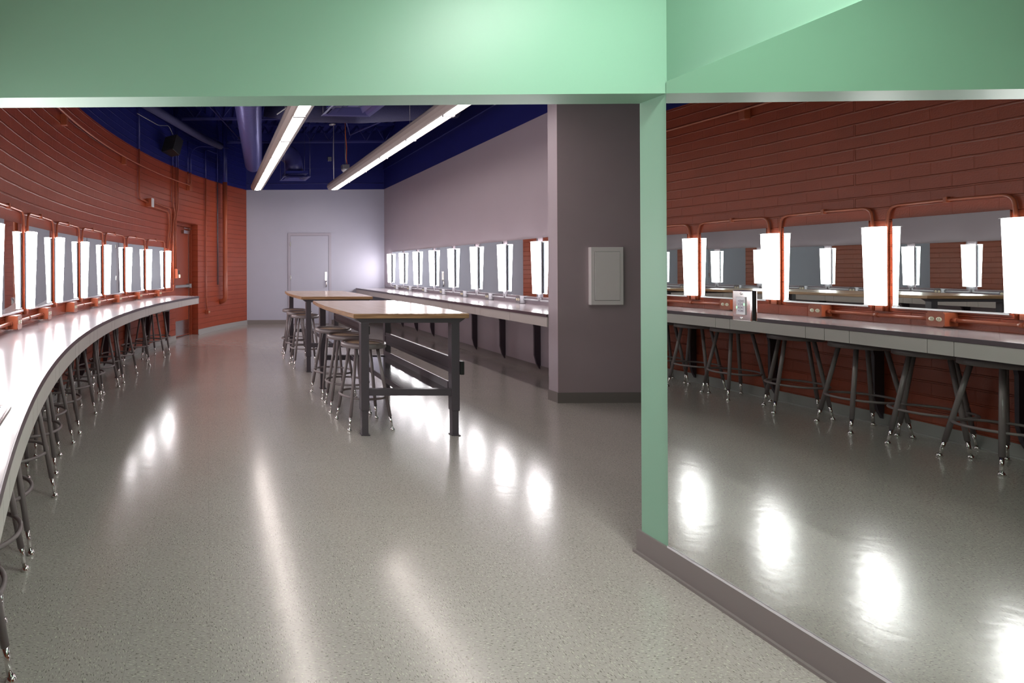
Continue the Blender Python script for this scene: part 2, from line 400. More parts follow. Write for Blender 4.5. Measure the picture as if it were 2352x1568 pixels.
struct(MB().box(0.2, 2.2, -3.7, -3.6, 0, ALC_Z).build('wall_back', M_green))
bb = MB()
bb.prism([(XM(-3.6) - 0.011, -3.6), (XM(-3.6), -3.6), (XM(YB0), YB0), (XM(YB1), YB1 - 0.012), (XM(YB1) + 0.02, YB1 + 0.009), (XM(YB1) - 0.011, YB1 + 0.009)], 0, 0.112)
bb.prism([(XM(-3.6) - 0.026, -3.6), (XM(-3.6), -3.6), (XM(YB1), YB1 - 0.012), (XM(YB1) + 0.02, YB1 + 0.014), (XM(YB1) - 0.026, YB1 + 0.014)], 0, 0.012)
struct(bb.build('baseboard_mirror_side', M_baseR))

# ---- the big wall mirror
ZM0, ZM1, YM0, YM1 = 0.122, 2.203, -2.4, YB0 - 0.016
t = thing('wall_mirror', 'very large frameless wall mirror beside the green header', 'mirror', (XM(0), 0, 0))
def onm(y, off): return (XM(y) - off - XM(0), y)
MB().prism([onm(YM0, 0.006), onm(YM0, 0.0005), onm(YM1, 0.0005), onm(YM1, 0.006)], ZM0, ZM1).build('glass', M_mirw, t)
MB().prism([onm(YM0, 0.011), onm(YM0, 0.0005), onm(YM1, 0.0005), onm(YM1, 0.011)], ZM0 - 0.012, ZM0 - 0.0005).build('bottom_channel', M_alu, t)

# ---- keypad on the mirror
yk, zk = 2.062, 1.222
ang = math.atan(0.015)
kp = thing('keypad', 'chrome light-control keypad with green indicators mounted on the big mirror', 'keypad', (XM(yk) - 0.007, yk, zk), PI - ang)
MB().box(-0.001, 0.006, -0.033, 0.033, -0.055, 0.055).build('backing', M_black, kp)
MB().box(0.006, 0.011, -0.036, 0.036, -0.058, 0.058, bev=0.0025).build('plate', M_chrome, kp)
MB().box(0.0105, 0.0145, -0.0175, 0.0175, -0.034, 0.034, bev=0.001).build('button_panel', M_galv, kp)
for r in range(4):
    for c in (-1, 1):
        y0, z0 = c * 0.0065, 0.01825 - r * 0.0125
        bt = MB().box(0.0142, 0.0160, y0 - 0.0052, y0 + 0.0052, z0 - 0.00525, z0 + 0.00525, bev=0.0007).build('button', M_frame, kp)
        cu = bpy.data.curves.new('digit', 'FONT'); cu.body = str(1 + 2 * r + (c > 0)); cu.size = 0.008; cu.align_x = 'CENTER'; cu.align_y = 'CENTER'; cu.extrude = 0.0002
        to = bpy.data.objects.new('digit', cu); C.objects.link(to)
        me = bpy.data.meshes.new_from_object(to.evaluated_get(bpy.context.evaluated_depsgraph_get())); bpy.data.objects.remove(to)
        me.transform(Matrix(((0, 0, 1, 0.0161), (1, 0, 0, y0), (0, 1, 0, z0), (0, 0, 0, 1)))); me.materials.clear(); me.materials.append(M_black)
        dg = bpy.data.objects.new('digit', me); C.objects.link(dg); dg.parent = bt
MB().box(0.0142, 0.0164, 0.0132, 0.0158, 0.001, 0.010).build('indicator', M_led, kp)
MB().box(0.0142, 0.0164, -0.0158, -0.0132, -0.0115, -0.0025).build('indicator', M_led, kp)
for s in (-1, 1):
    MB().lathe([(0, 0.0135), (0.004, 0.0135), (0.0055, 0.0118), (0.0055, 0.0105)], 16, Matrix.Translation((0, 0, s * 0.047)) @ Matrix.Rotation(PI / 2, 4, 'Y')).build('screw', M_chrome, kp)

# ---- doors
def local_box(mb, x0, x1, y0, y1, z0, z1, bev=0): mb.box(x0, x1, y0, y1, z0, z1, bev=bev); return mb
d1 = bpy.data.objects.new('door_1', None); C.objects.link(d1); d1.location = (2.545, YF, 0); struct(d1, 'pale lavender flush door in the far wall')
fr = MB().box(-0.535, -0.475, -0.02, 0.0, 0, 2.25).box(0.475, 0.535, -0.02, 0, 0, 2.25).box(-0.475, 0.475, -0.02, 0, 2.185, 2.25)
fr.build('door_frame', M_frame, d1)
MB().box(-0.47, 0.47, -0.012, -0.001, 0.01, 2.18).build('door_leaf', M_far, d1)
MB().box(-0.475, -0.47, -0.008, -0.001, 0, 2.185).box(0.47, 0.475, -0.008, -0.001, 0, 2.185).box(-0.475, 0.475, -0.008, -0.001, 2.18, 2.185).build('door_gap', M_black, d1)
for z in (0.3, 1.15, 1.98): MB().box(-0.485, -0.462, -0.03, -0.012, z - 0.055, z + 0.055, bev=0.002).build('hinge', M_steel, d1)
dh = MB().box(0.375, 0.425, -0.022, -0.012, 1.07, 1.29, bev=0.004).build('lock_plate', M_steel, d1)
MB().tube(fillet([(0.40, -0.02, 1.06), (0.40, -0.07, 1.05), (0.40, -0.07, 0.93), (0.40, -0.02, 0.92)], 0.03), 0.014, 10).build('handle', M_steel, d1)

pa, pb = Vector((*A(D0, -0.14), 0)), Vector((*A(D1, -0.14), 0))
W = (pb - pa).length; rz = math.atan2((pb - pa).y, (pb - pa).x) - PI / 2
d2 = bpy.data.objects.new('door_2', None); C.objects.link(d2); d2.location = pa; d2.rotation_euler = (0, 0, rz); struct(d2, 'orange steel door recessed in the curved wall')
# local: x toward the room, y along the opening
MB().box(-0.10, 0.0, 0, 0.055, 0, DZ).box(-0.10, 0, W - 0.055, W, 0, DZ).box(-0.10, 0, 0.055, W - 0.055, DZ - 0.055, DZ).box(-0.08, -0.02, W - 0.075, W - 0.055, 0, DZ - 0.055).build('door_frame', M_door, d2)
MB().box(-0.085, -0.04, 0.058, W - 0.078, 0.012, DZ - 0.06).build('door_leaf', M_door, d2)
MB().box(-0.042, -0.036, W - 0.10, W - 0.080, 0.012, DZ - 0.06).build('edge_guard', M_alu, d2)
MB().box(-0.04, -0.036, 0.09, W - 0.11, 0.03, 0.33).build('kick_plate', M_steel, d2)
cl = MB().box(-0.04, 0.02, W - 0.42, W - 0.14, DZ - 0.20, DZ - 0.13, bev=0.006).build('door_closer', M_steel, d2)
MB().box(-0.02, 0.03, W - 0.16, W - 0.14, DZ - 0.13, DZ - 0.09).box(-0.0, 0.015, W - 0.40, W - 0.02, DZ - 0.095, DZ - 0.082).build('closer_arm', M_steel, cl)
MB().box(-0.04, 0.03, 0.15, W - 0.11, 1.00, 1.055, bev=0.006).box(-0.04, 0.045, W - 0.20, W - 0.11, 0.985, 1.07, bev=0.006).build('push_bar', M_galv, d2)

# ---------------------------------------------------------------- makeup mirrors, lights, conduits
def make_mirror(w_, z0, z1, label):
    t = thing('makeup_mirror', label, 'mirror')
    MB().box(0.012, 0.018, -w_ / 2, w_ / 2, z0, z1).build('glass', M_mir, t)
    MB().box(0.001, 0.0118, -w_ / 2 + 0.004, w_ / 2 - 0.004, z0, z1 - 0.004).build('backing', M_lampback, t)
    MB().box(0.001, 0.026, -w_ / 2, w_ / 2, z0 - 0.016, z0 - 0.001, bev=0.001).build('bottom_channel', M_alu, t)
    return t
def make_lamp(label, bcol):
    t = thing('makeup_light', label, 'light')
    z0, z1 = 1.036, 1.704
    # U shaped opal diffuser, deeper at the top than at the bottom
    bm = bmesh.new(); rings = []
    for z, d in ((z0, 0.080), (z1, 0.106)):
        hw = 0.074; s = 0.046
        pts = [(s, -hw), (s + (d - s) * 0.55, -hw), (s + (d - s) * 0.85, -hw * 0.86), (d, -hw * 0.6), (d + 0.003, 0), (d, hw * 0.6), (s + (d - s) * 0.85, hw * 0.86), (s + (d - s) * 0.55, hw), (s, hw)]
        rings.append([bm.verts.new((px, py, z)) for px, py in pts])
    n = len(rings[0])
    for k in range(n):
        bm.faces.new([rings[0][k], rings[0][(k + 1) % n], rings[1][(k + 1) % n], rings[1][k]])
    bm.faces.new(rings[0][::-1]); bm.faces.new(rings[1])
    mb = MB(); mb.bm.free(); mb.bm = bm; mb.build('diffuser', M_lamp, t)
    MB().box(0.046, 0.105, -0.070, 0.070, z1 + 0.0005, z1 + 0.004, bev=0.001).build('light_stop_cap', M_white, t)  # added cap, blocks the glow of the diffuser's top face on the wall
    MB().box(0.046, 0.080, -0.070, 0.070, z0 - 0.004, z0 - 0.0005, bev=0.001).build('light_stop_cap', M_white, t)  # same added light block under the diffuser
    MB().box(0.030, 0.0455, -0.062, 0.062, z0 + 0.004, z1 - 0.006, bev=0.002).build('back_plate', M_lampback, t)
    MB().box(0.001, 0.030, -0.026, 0.026, z0 - 0.05, z1).build('wall_channel', bcol, t)
    return t
def make_arch():
    # one painted conduit leaving one light, bending over the mirror and down to the next
    t = thing('conduit_arch', '', 'conduit')
    P = lambda a, z, ins: (A(a, ins)[0] - A(0, 0)[0], A(a, ins)[1] - A(0, 0)[1], z)
    a1, a2 = 0.048, PL - 0.048; pts = []
    base = [(a1, 0.985, 0.02), (a1, 1.70, 0.02), (a1 + 0.015, 1.88, 0.02), (PL / 2, 1.885, 0.02), (a2 - 0.015, 1.88, 0.02), (a2, 1.70, 0.02), (a2, 0.985, 0.02)]
    f = fillet([Vector((a, z, 0)) for a, z, _ in base], 0.075, 6)
    MB().tube([P(v.x, v.y, 0.018) for v in f], 0.0105, 10).build('tube', M_orange, t)
    c = P(PL / 2, 1.885, 0.015); MB().box(c[0] - 0.016, c[0] + 0.016, c[1] - 0.012, c[1] + 0.012, c[2] - 0.022, c[2] + 0.022, bev=0.003).build('clamp', M_orange, t)
    return t
def make_box(m, covm, s, dpt, label):
    t = thing('outlet_box', label, 'outlet')
    MB().box(0.0, dpt, -s / 2, s / 2, -s / 2, s / 2, bev=0.005).build('body', m, t)
    pl = MB().prism([(-s / 2 - .003, -s / 2 + 0.012), (-s / 2 + 0.012, -s / 2 - .003), (s / 2 - 0.012, -s / 2 - .003), (s / 2 + .003, -s / 2 + 0.012), (s / 2 + .003, s / 2 - 0.012), (s / 2 - 0.012, s / 2 + .003), (-s / 2 + 0.012, s / 2 + .003), (-s / 2 - .003, s / 2 - 0.012)], dpt, dpt + 0.005, Matrix(((0, 0, 1, 0), (1, 0, 0, 0), (0, 1, 0, 0), (0, 0, 0, 1)))).build('cover', covm, t)
    for c in (-0.023, 0.023):
        rc = MB().lathe([(0, dpt + 0.008), (0.0165, dpt + 0.008), (0.018, dpt + 0.004)], 20, Matrix.Translation((0, c, 0)) @ Matrix.Rotation(PI / 2, 4, 'Y')).build('receptacle', M_ivory, t)
        for d in (-0.006, 0.006): MB().box(dpt + 0.0078, dpt + 0.0086, c + d - 0.0012, c + d + 0.0012, -0.001, 0.008).build('slot', M_black, rc)
    return t
# left wall
KL = list(range(-4, 7))
mi0 = lp0 = ar0 = bx0 = hr0 = None
names_l = {}
def posn(k):
    return 'closest to the orange door' if k == 6 else '%s counted from the orange door' % ORD[6 - k]
def glabel(k, what):
    return '%s, %s' % (what, posn(k))
for k in KL:
    a = A0 + k * PL; x_, y_ = A(a); rz_ = AR(a)
    lab = glabel(k, 'glowing white makeup light on the curved wall')
    if lp0 is None: lp0 = make_lamp(lab, M_orange); lp0.location = (x_, y_, 0); lp0.rotation_euler = (0, 0, rz_); lp0['group'] = 'makeup lights on the curved wall'
    else: dup(lp0, (x_, y_, 0), rz_, lab)
    am = a - PL / 2; xm_, ym_ = A(am); rm = AR(am)
    lab = glabel(k, 'makeup mirror on orange blocks')
    if mi0 is None: mi0 = make_mirror(PL - 0.17, 1.03, 1.768, lab); mi0.location = (xm_, ym_, 0); mi0.rotation_euler = (0, 0, rm); mi0['group'] = 'makeup mirrors on the curved wall'
    else: dup(mi0, (xm_, ym_, 0), rm, lab)
    xa_, ya_ = A(a - PL)
    lab = glabel(k, 'orange conduit arch over a mirror')
    if ar0 is None: ar0 = make_arch(); ar0['label'] = lab; ar0['group'] = 'conduit arches on the curved wall'; ar0.location = (xa_, ya_, 0); ar0.rotation_euler = (0, 0, AR(a - PL))
    else: dup(ar0, (xa_, ya_, 0), AR(a - PL), lab)
    xb_, yb_ = A(am)
    lab = glabel(k, 'orange outlet box on the curved wall')
    if bx0 is None: bx0 = make_box(M_orange, M_orange, 0.108, 0.095, lab); bx0['group'] = 'outlet boxes on the curved wall'; bx0.location = (xb_, yb_, 0.955); bx0.rotation_euler = (0, 0, rm)
    else: dup(bx0, (xb_, yb_, 0.955), rm, lab)
    # conduit run from this box to the next one
    if k not in (1, 6):
        P0 = lambda aa, ins, z: (*A(aa, ins), z)
        n = 8; st = am + 0.054; en = am + PL - 0.054
        tt = thing('conduit_run', 'straight orange conduit beside an outlet box, %s' % posn(k), 'conduit', (*A(st), 0.95), 0, 'conduits between outlet boxes on the curved wall')
        ox, oy = A(st)
        mb = MB().tube([(A(st + (en - st) * i / n, 0.045)[0] - ox, A(st + (en - st) * i / n, 0.045)[1] - oy, 0) for i in range(n + 1)], 0.0145, 12); mb.build('tube', M_orange, tt)
        for f_ in (0.03, 0.5, 0.97):
            c = st + (en - st) * f_; q = [(A(c + d, 0.045)[0] - ox, A(c + d, 0.045)[1] - oy, 0) for d in (-0.012, 0.012)]
            MB().tube(q, 0.019, 12).build('coupling', M_orange, tt)
# conduit end at the far door side
P3 = lambda a, ins, z: (*A(a, ins), z)
am6 = A0 + 5.5 * PL
tag(MB().tube(fillet([P3(am6 + 0.054, 0.045, 0.955), P3(am6 + 0.55, 0.04, 0.955), P3(5.34, 0.03, 0.96), P3(5.34, 0.03, 1.08)], 0.06), 0.011, 8).build('conduit', M_orange), 'orange conduit turning up past the last makeup light on the curved wall', 'conduit')

# right wall
RZR = PI
mi1 = lp1 = bx1 = cn1 = None
for k in range(8):
    y_ = Y0 + k * PR; lab = '%s from the column wall' % ORD[k]
    rr = PI - math.atan(0.0145)
    l_ = 'glowing white makeup light on the right wall, ' + lab
    if lp1 is None: lp1 = make_lamp(l_, M_conw); lp1.location = (XR(y_), y_, 0); lp1.rotation_euler = (0, 0, rr); lp1['group'] = 'makeup lights on the right wall'
    else: dup(lp1, (XR(y_), y_, 0), rr, l_)
    for j in ((0, 1) if k == 0 else (1,)):
        ym_ = y_ - PR / 2 + j * PR
        if ym_ > YF - 0.35: continue
        l_ = 'rectangular makeup mirror on mauve wall, %s' % (lab if j else 'half hidden by the column wall')
        if mi1 is None: mi1 = make_mirror(PR - 0.14, 0.992, 1.752, l_); mi1.location = (XR(ym_), ym_, 0); mi1.rotation_euler = (0, 0, rr); mi1['group'] = 'makeup mirrors on the right wall'
        else: dup(mi1, (XR(ym_), ym_, 0), rr, l_)
        yb_ = ym_ - 0.02
        l_ = 'white outlet box above the right counter, %s' % (lab if j else 'half hidden by the column wall')
        if bx1 is None: bx1 = make_box(M_conw, M_galv, 0.095, 0.075, l_); bx1['group'] = 'outlet boxes on the right wall'; bx1.location = (XR(yb_), yb_, 0.938); bx1.rotation_euler = (0, 0, rr)
        else: dup(bx1, (XR(yb_), yb_, 0.938), rr, l_)
    l_ = 'pale conduit curving down below a right-wall light, ' + lab
    if cn1 is None:
        cn1 = thing('conduit_branch', l_, 'conduit', (XR(y_), y_, 0), rr, 'conduit branches on the right wall')
        MB().tube(fillet([(0.02, -0.018, 0.984), (0.02, -0.018, 0.945), (0.02, -0.385, 0.945)], 0.08), 0.012, 10).tube(fillet([(0.02, 0.018, 0.984), (0.02, 0.018, 0.945), (0.02, 0.335, 0.945)], 0.08), 0.012, 10).build('tube', M_conw, cn1)
        MB().box(0.001, 0.012, -0.05, 0.05, 1.706, 1.76).build('cover_plate', M_lav, cn1)
    else: dup(cn1, (XR(y_), y_, 0), rr, l_)

# ---------------------------------------------------------------- counters
WC = 0.6487
def curved_slab(mb, a0, a1, i0, i1, z0, z1, step=0.12):
    n = max(1, int(round((a1 - a0) / step)))
    vin, vout = [], []
    for i in range(n + 1):
        a = a0 + (a1 - a0) * i / n
        vin.append([mb.bm.verts.new((*A(a, i0), z)) for z in (z0, z1)]); vout.append([mb.bm.verts.new((*A(a, i1), z)) for z in (z0, z1)])
    for i in range(n):
        f1 = mb.bm.faces.new([vin[i][1], vin[i + 1][1], vout[i + 1][1], vout[i][1]])
        f2 = mb.bm.faces.new([vin[i][0], vout[i][0], vout[i + 1][0], vin[i + 1][0]])
        f3 = mb.bm.faces.new([vout[i][0], vout[i][1], vout[i + 1][1], vout[i + 1][0]]); f4 = mb.bm.faces.new([vin[i][0], vin[i + 1][0], vin[i + 1][1], vin[i][1]])
    mb.bm.faces.new([vin[0][0], vin[0][1], vout[0][1], vout[0][0]]); mb.bm.faces.new([vin[-1][0], vout[-1][0], vout[-1][1], vin[-1][1]])
    return mb
CA0, CA1 = -5.0, 5.075
ct = thing('curved_counter', 'long curved pale counter along the orange block wall', 'counter', (0, 0, 0))
curved_slab(MB(), CA0, CA1, 0.003, WC - 0.004, ZT - 0.03, ZT).build('top', M_lam, ct)
curved_slab(MB(), CA0, CA1, WC - 0.012, WC, ZT - 0.032, ZT - 0.001).build('edge_band', M_strip, ct)
curved_slab(MB(), CA0, CA1, WC - 0.030, WC - 0.022, 0.76, ZT - 0.032).build('apron', M_bracket, ct)
j = []
k = -6
while True:
    q = -0.21 + k * 0.872
    if q > CA1: break
    if q > CA0: j += [q - 0.155, q]
    k += 1
j = [CA0] + [v for v in j if v > CA0 + 0.02] + [CA1]
j.append(-0.558); j.sort()
for a, b in zip(j, j[1:]):
    curved_slab(MB(), a + 0.002, b - 0.002, WC - 0.022, WC - 0.006, 0.752, ZT - 0.034).build('fascia_panel', M_fascia, ct)
def bracket_mb():
    pr = [(0, 0.06), (0.01, 0.06), (0.05, 0.13), (0.078, 0.24), (0.08, 0.60), (0.10, 0.69), (0.16, 0.735), (0.50, 0.75), (0.50, 0.762), (0, 0.762)]
    return MB().prism(pr, -0.012, 0.012, Matrix(((1, 0, 0, 0), (0, 0, -1, 0), (0, 1, 0, 0), (0, 0, 0, 1))))
br0 = None
for k in range(-5, 7):
    a = A0 + k * PL
    if br0 is None: br0 = bracket_mb().build('support_bracket', M_bracket, ct, (*A(a, 0.001), 0), AR(a))
    else:
        c = br0.copy(); C.objects.link(c); c.parent = ct; c.location = (*A(a, 0.001), 0); c.rotation_euler = (0, 0, AR(a))
# right counter
cr_ = thing('straight_counter', 'long straight pale counter along the mauve right wall', 'counter', (0, 0, 0))
FX = lambda y: 3.535 + 0.019 * (y - 5.6)
ys = [5.602, YF - 0.03]
def slab(mb, y0, y1, o0, o1, z0, z1):   # o: distance behind the front edge
    return mb.prism([(FX(y0) + o0, y0), (FX(y0) + o1, y0), (FX(y1) + o1, y1), (FX(y1) + o0, y1)], z0, z1)
MB().prism([(FX(ys[0]) + 0.004, ys[0]), (XR(ys[0]) - 0.003, ys[0]), (XR(ys[1]) - 0.003, ys[1]), (FX(ys[1]) + 0.004, ys[1])], ZT - 0.03, ZT).build('top', M_lam, cr_)
slab(MB(), *ys, 0, 0.012, ZT - 0.032, ZT - 0.001).build('edge_band', M_strip, cr_)
slab(MB(), *ys, 0.022, 0.030, 0.76, ZT - 0.032).build('apron', M_bracket, cr_)
jr = [5.604]
for k in range(9):
    q = 6.318 + k * 0.84
    jr += [q - 0.13 if k else q, q] if k else [q]
jr = [v for v in jr if v < ys[1] - 0.05] + [ys[1] - 0.002]
for a, b in zip(jr, jr[1:]): slab(MB(), a + 0.002, b - 0.002, 0.006, 0.022, 0.752, ZT - 0.034).build('fascia_panel', M_fascia, cr_)
for k in range(8):
    y_ = Y0 + 0.03 + k * 0.838
    c = br0.copy(); C.objects.link(c); c.parent = cr_; c.location = (XR(y_) - 0.001, y_, 0); c.rotation_euler = (0, 0, PI)

# sink at the near end of the curved counter
sk = thing('sink', 'stainless steel sink set into the near end of the curved counter', 'sink', (-0.70, 1.93, ZT), math.atan2(0.2, 0.98))
# local: y toward the far end, x toward the room; corner of the rim at the origin
rim = MB()
def rr(x0, x1, y0, y1, r, n=6):
    o = []
    for cx_, cy_, a0_ in ((x1 - r, y1 - r, 0), (x0 + r, y1 - r, PI / 2), (x0 + r, y0 + r, PI), (x1 - r, y0 + r, 3 * PI / 2)):
        o += [(cx_ + r * math.cos(a0_ + PI / 2 * i / n), cy_ + r * math.sin(a0_ + PI / 2 * i / n)) for i in range(n + 1)]
    return o
def ringmesh(loops):
    mb = MB(); rs = [[mb.bm.verts.new((p[0], p[1], z)) for p in lp] for lp, z in loops]
    for a, b in zip(rs, rs[1:]):
        n = len(a)
        for i in range(n): f = mb.bm.faces.new([a[i], a[(i + 1) % n], b[(i + 1) % n], b[i]]); f.smooth = True
    return mb, rs
o_, i_, f_ = rr(-0.42, 0.0, -0.50, 0, 0.02), rr(-0.385, -0.035, -0.465, -0.035, 0.05), rr(-0.365, -0.055, -0.445, -0.055, 0.05)
mb, rs = ringmesh([(o_, 0.0005), (o_, 0.006), (rr(-0.412, -0.008, -0.492, -0.008, 0.02), 0.009), (i_, 0.0055), (i_, 0.003)])
mb.build('rim', M_steel, sk)
mb, rs = ringmesh([(i_, 0.004), (f_, 0.0012), (rr(-0.355, -0.065, -0.435, -0.065, 0.05), 0.0008)]); mb.bm.faces.new(rs[-1]); mb.build('basin', M_steel, sk)

# ---------------------------------------------------------------- stools
def make_stool():
    t = thing('shop_stool', '', 'stool')
    MB().lathe([(0.0, 0.712), (0.150, 0.712), (0.158, 0.722), (0.178, 0.732), (0.190, 0.722), (0.192, 0.690), (0.186, 0.686), (0.0, 0.690)], 40).build('seat', M_stool, t)
    MB().lathe([(0.0, 0.7185), (0.147, 0.7185), (0.150, 0.713)], 40).build('seat_pad', M_pad, t)['label'] = 'round brown hardboard seat insert'
    MB().tube([(0.205 * math.cos(2 * PI * i / 36), 0.205 * math.sin(2 * PI * i / 36), 0.27) for i in range(36)], 0.010, 10, closed=True).build('foot_ring', M_stool, t)
    for i in range(4):
        a = PI / 4 + i * PI / 2; c, s = math.cos(a), math.sin(a)
        P = lambda z: ((0.262 - 0.132 * z / 0.69) * c, (0.262 - 0.132 * z / 0.69) * s, z)
        l = MB().tube([P(0.115), P(0.688)], 0.0145, 12).build('leg', M_stool, t)
        MB().tube([P(0.02), P(0.118)], 0.0105, 10).lathe([(0, 0.0), (0.017, 0.0), (0.019, 0.006), (0.015, 0.014), (0.011, 0.022), (0, 0.022)], 16, Matrix.Translation((P(0)[0], P(0)[1], 0))).build('foot_glide', M_chrome, l)
    return t
st0 = make_stool(); st0['group'] = 'shop stools tucked under the curved counter'
sp = [(4.0, .25, .1), (3.57, .24, .5), (2.97, .24, .2), (2.14, .26, .9), (1.70, .26, .3), (1.265, .26, 1.1), (.83, .25, .15), (.22, .29, .6), (-.33, .31, .3), (-.77, .28, 1.0), (-1.22, .33, .2), (-1.72, .33, .75), (-2.31, .34, .4), (-2.77, .36, .1), (-3.20, .36, .6)]
for i, (a, ins, rot) in enumerate(sp):
    ins = max(ins, 0.28)
    lab = 'grey metal stool under the curved counter, ' + ('closest to the orange door' if i == 0 else '%s counted from the orange door' % ORD[i] if i < 14 else 'nearest the camera')
    if i == 0: st0.location = (*A(a, ins), 0); st0.rotation_euler = (0, 0, rot); st0['label'] = lab
    else: dup(st0, (*A(a, ins), 0), rot, lab)
T1L, T2L = 'at the nearer wooden table', 'at the farther wooden table'
for (x_, y_, rot, lab) in ((1.374, 4.735, .05, 'nearest stool ' + T1L), (1.372, 5.28, -.1, 'middle stool ' + T1L), (1.365, 5.83, .12, 'farthest stool ' + T1L),
                           (1.375, 7.55, .0, 'nearest stool ' + T2L), (1.385, 8.05, .2, 'middle stool ' + T2L), (1.395, 8.56, -.1, 'farthest stool ' + T2L)):
    dup(st0, (x_, y_, 0), rot, 'round brown-topped metal stool, ' + lab, 'shop stools at the two wooden tables')

# ---------------------------------------------------------------- tables
def make_table(label):
    t = thing('work_table', label, 'table')
    # local origin: front left leg corner region; x across 0..0.93, y away from camera 0..1.83
    n = 10
    outl = [(0, 0), (0.935, 0)] + [(0.935 + 0.045 * math.sin(PI * i / n), 1.83 * i / n) for i in range(1, n)] + [(0.935, 1.83), (0, 1.83)] + [(-0.045 * math.sin(PI * i / n), 1.83 * i / n) for i in range(n - 1, 0, -1)]
    cx_, cy_ = 0.4675, 0.915
    def sc(o, d): return [(p[0] - d if p[0] > cx_ else p[0] + d, p[1] - d if p[1] > cy_ + 0.9 else (p[1] + d if p[1] < cy_ - 0.9 else p[1])) for p in o]
    mb, rs = ringmesh([(sc(outl, 0.004), 1.0), (outl, 0.996), (outl, 0.968), (sc(outl, 0.006), 0.962)])
    for f in mb.bm.faces: f.smooth = False
    mb.bm.faces.new(rs[-1][::-1]); e = mb.build('edge', M_wedge, t)
    MB().prism(sc(outl, 0.004), 0.999, 1.0015).build('tabletop', M_wtop, t)
    for yy in (0.02, 1.74):
        MB().prism([(0.02, 0.962), (0.915, 0.962), (0.865, 0.925), (0.07, 0.925)], yy, yy + 0.07, Matrix(((1, 0, 0, 0), (0, 0, 1, 0), (0, 1, 0, 0), (0, 0, 0, 1)))).build('top_support', M_tleg, t)
    for xx in (0.065, 0.80):
        for yy in (0.02, 1.745):
            l = MB().box(xx, xx + 0.066, yy, yy + 0.066, 0.205, 0.926, bev=0.003).build('leg', M_tleg, t)
            MB().box(xx + 0.007, xx + 0.059, yy + 0.007, yy + 0.059, 0.006, 0.21).box(xx - 0.0, xx + 0.072, yy + 0.0, yy + 0.068, 0, 0.008, bev=0.002).build('leg_extension', M_tleg, l)
    for yy in (0.025, 1.75): MB().box(0.131, 0.80, yy, yy + 0.05, 0.328, 0.382, bev=0.002).build('crossbar', M_tleg, t)
    MB().box(0.42, 0.795, 0.08, 1.745, 0.362, 0.372).build('shelf', M_shelf, t)
    MB().box(0.41, 0.42, 0.076, 1.749, 0.335, 0.382).build('shelf_rail', M_tleg, t); MB().box(0.795, 0.806, 0.087, 1.744, 0.335, 0.435).build('shelf_rail', M_tleg, t)
    MB().box(0.806, 0.83, 0.087, 1.744, 0.51, 0.64, bev=0.003).box(0.80, 0.806, 0.087, 1.744, 0.535, 0.548).box(0.80, 0.806, 0.087, 1.744, 0.60, 0.613).build('stringer', M_tleg, t)
    MB().box(0.867, 0.90, 0.01, 0.065, 0.50, 0.61, bev=0.006).build('outlet_housing', M_black, t)
    return t
tb = make_table('nearer wooden-topped work table on charcoal steel legs'); tb.location = (1.195, 4.385, 0); tb.rotation_euler = (0, 0, -0.016); tb['group'] = 'work tables in the middle of the room'
dup(tb, (1.248, 7.105, 0), -0.026, 'farther wooden-topped work table on charcoal steel legs, behind the first')

# ---------------------------------------------------------------- panel on the column wall
pn = thing('wall_panel', 'taupe access panel box mounted on the dark column wall', 'panel', (4.027, 5.449, 1.283))
MB().box(-0.163, 0.163, -0.04, -0.0005, -0.291, 0.291, bev=0.004).build('housing', M_panel, pn)
MB().box(-0.126, 0.124, -0.0445, -0.0405, -0.243, 0.243, bev=0.001).build('panel_door', M_panel, pn)
MB().box(-0.1285, -0.126, -0.0412, -0.0402, -0.2455, 0.2455).box(0.124, 0.1265, -0.0412, -0.0402, -0.2455, 0.2455).box(-0.126, 0.124, -0.0412, -0.0402, 0.243, 0.2455).box(-0.126, 0.124, -0.0412, -0.0402, -0.2455, -0.243).build('door_gap', M_black, pn)

# ---------------------------------------------------------------- overhead things
def fixture(x_, y1, n, label):
    L = 1.18; t = thing('linear_ceiling_light', label, 'light', (x_, y1, 3.14), math.atan(-0.0117))
    prof = [(-0.10, 0.155), (-0.135, 0.12), (-0.145, 0.075), (-0.128, 0.028), (-0.09, -0.004), (-0.068, -0.012), (-0.068, 0.01), (0.068, 0.01), (0.068, -0.012), (0.09, -0.004), (0.128, 0.028), (0.145, 0.075), (0.135, 0.12), (0.10, 0.155)]
    M = Matrix(((1, 0, 0, 0), (0, 0, 1, 0), (0, 1, 0, 0), (0, 0, 0, 1)))
    MB().prism(prof, -L * n - 0.06, 0.0, M).build('housing', M_fix, t)
    for i in range(n):
        ya, yb = -0.03 - L * i, -0.03 - L * (i + 1)
        P = [(-0.066, 0.004), (-0.035, -0.004), (0, -0.007), (0.035, -0.004), (0.066, 0.004), (0.066, 0.009), (-0.066, 0.009)]
        MB().prism(P, yb + 0.012, ya - 0.012, M).build('diffuser', M_ceil, t)
        MB().box(-0.067, 0.067, yb - 0.020, yb + 0.020, -0.030, 0.008).build('louver_rib', M_galv, t)
    for yy in (-0.1, -L * n / 2, -L * n + 0.1):
        MB().tube([(0, yy, 0.155), (0, yy, ZC - 3.14)], 0.003, 6).build('suspension_wire', M_galv, t)
    return t
fixture(1.143, 12.12, 8, 'long suspended linear ceiling light on the left, near the spiral duct')
fixture(2.86, 12.12, 8, 'long suspended linear ceiling light on the right, over the tables')
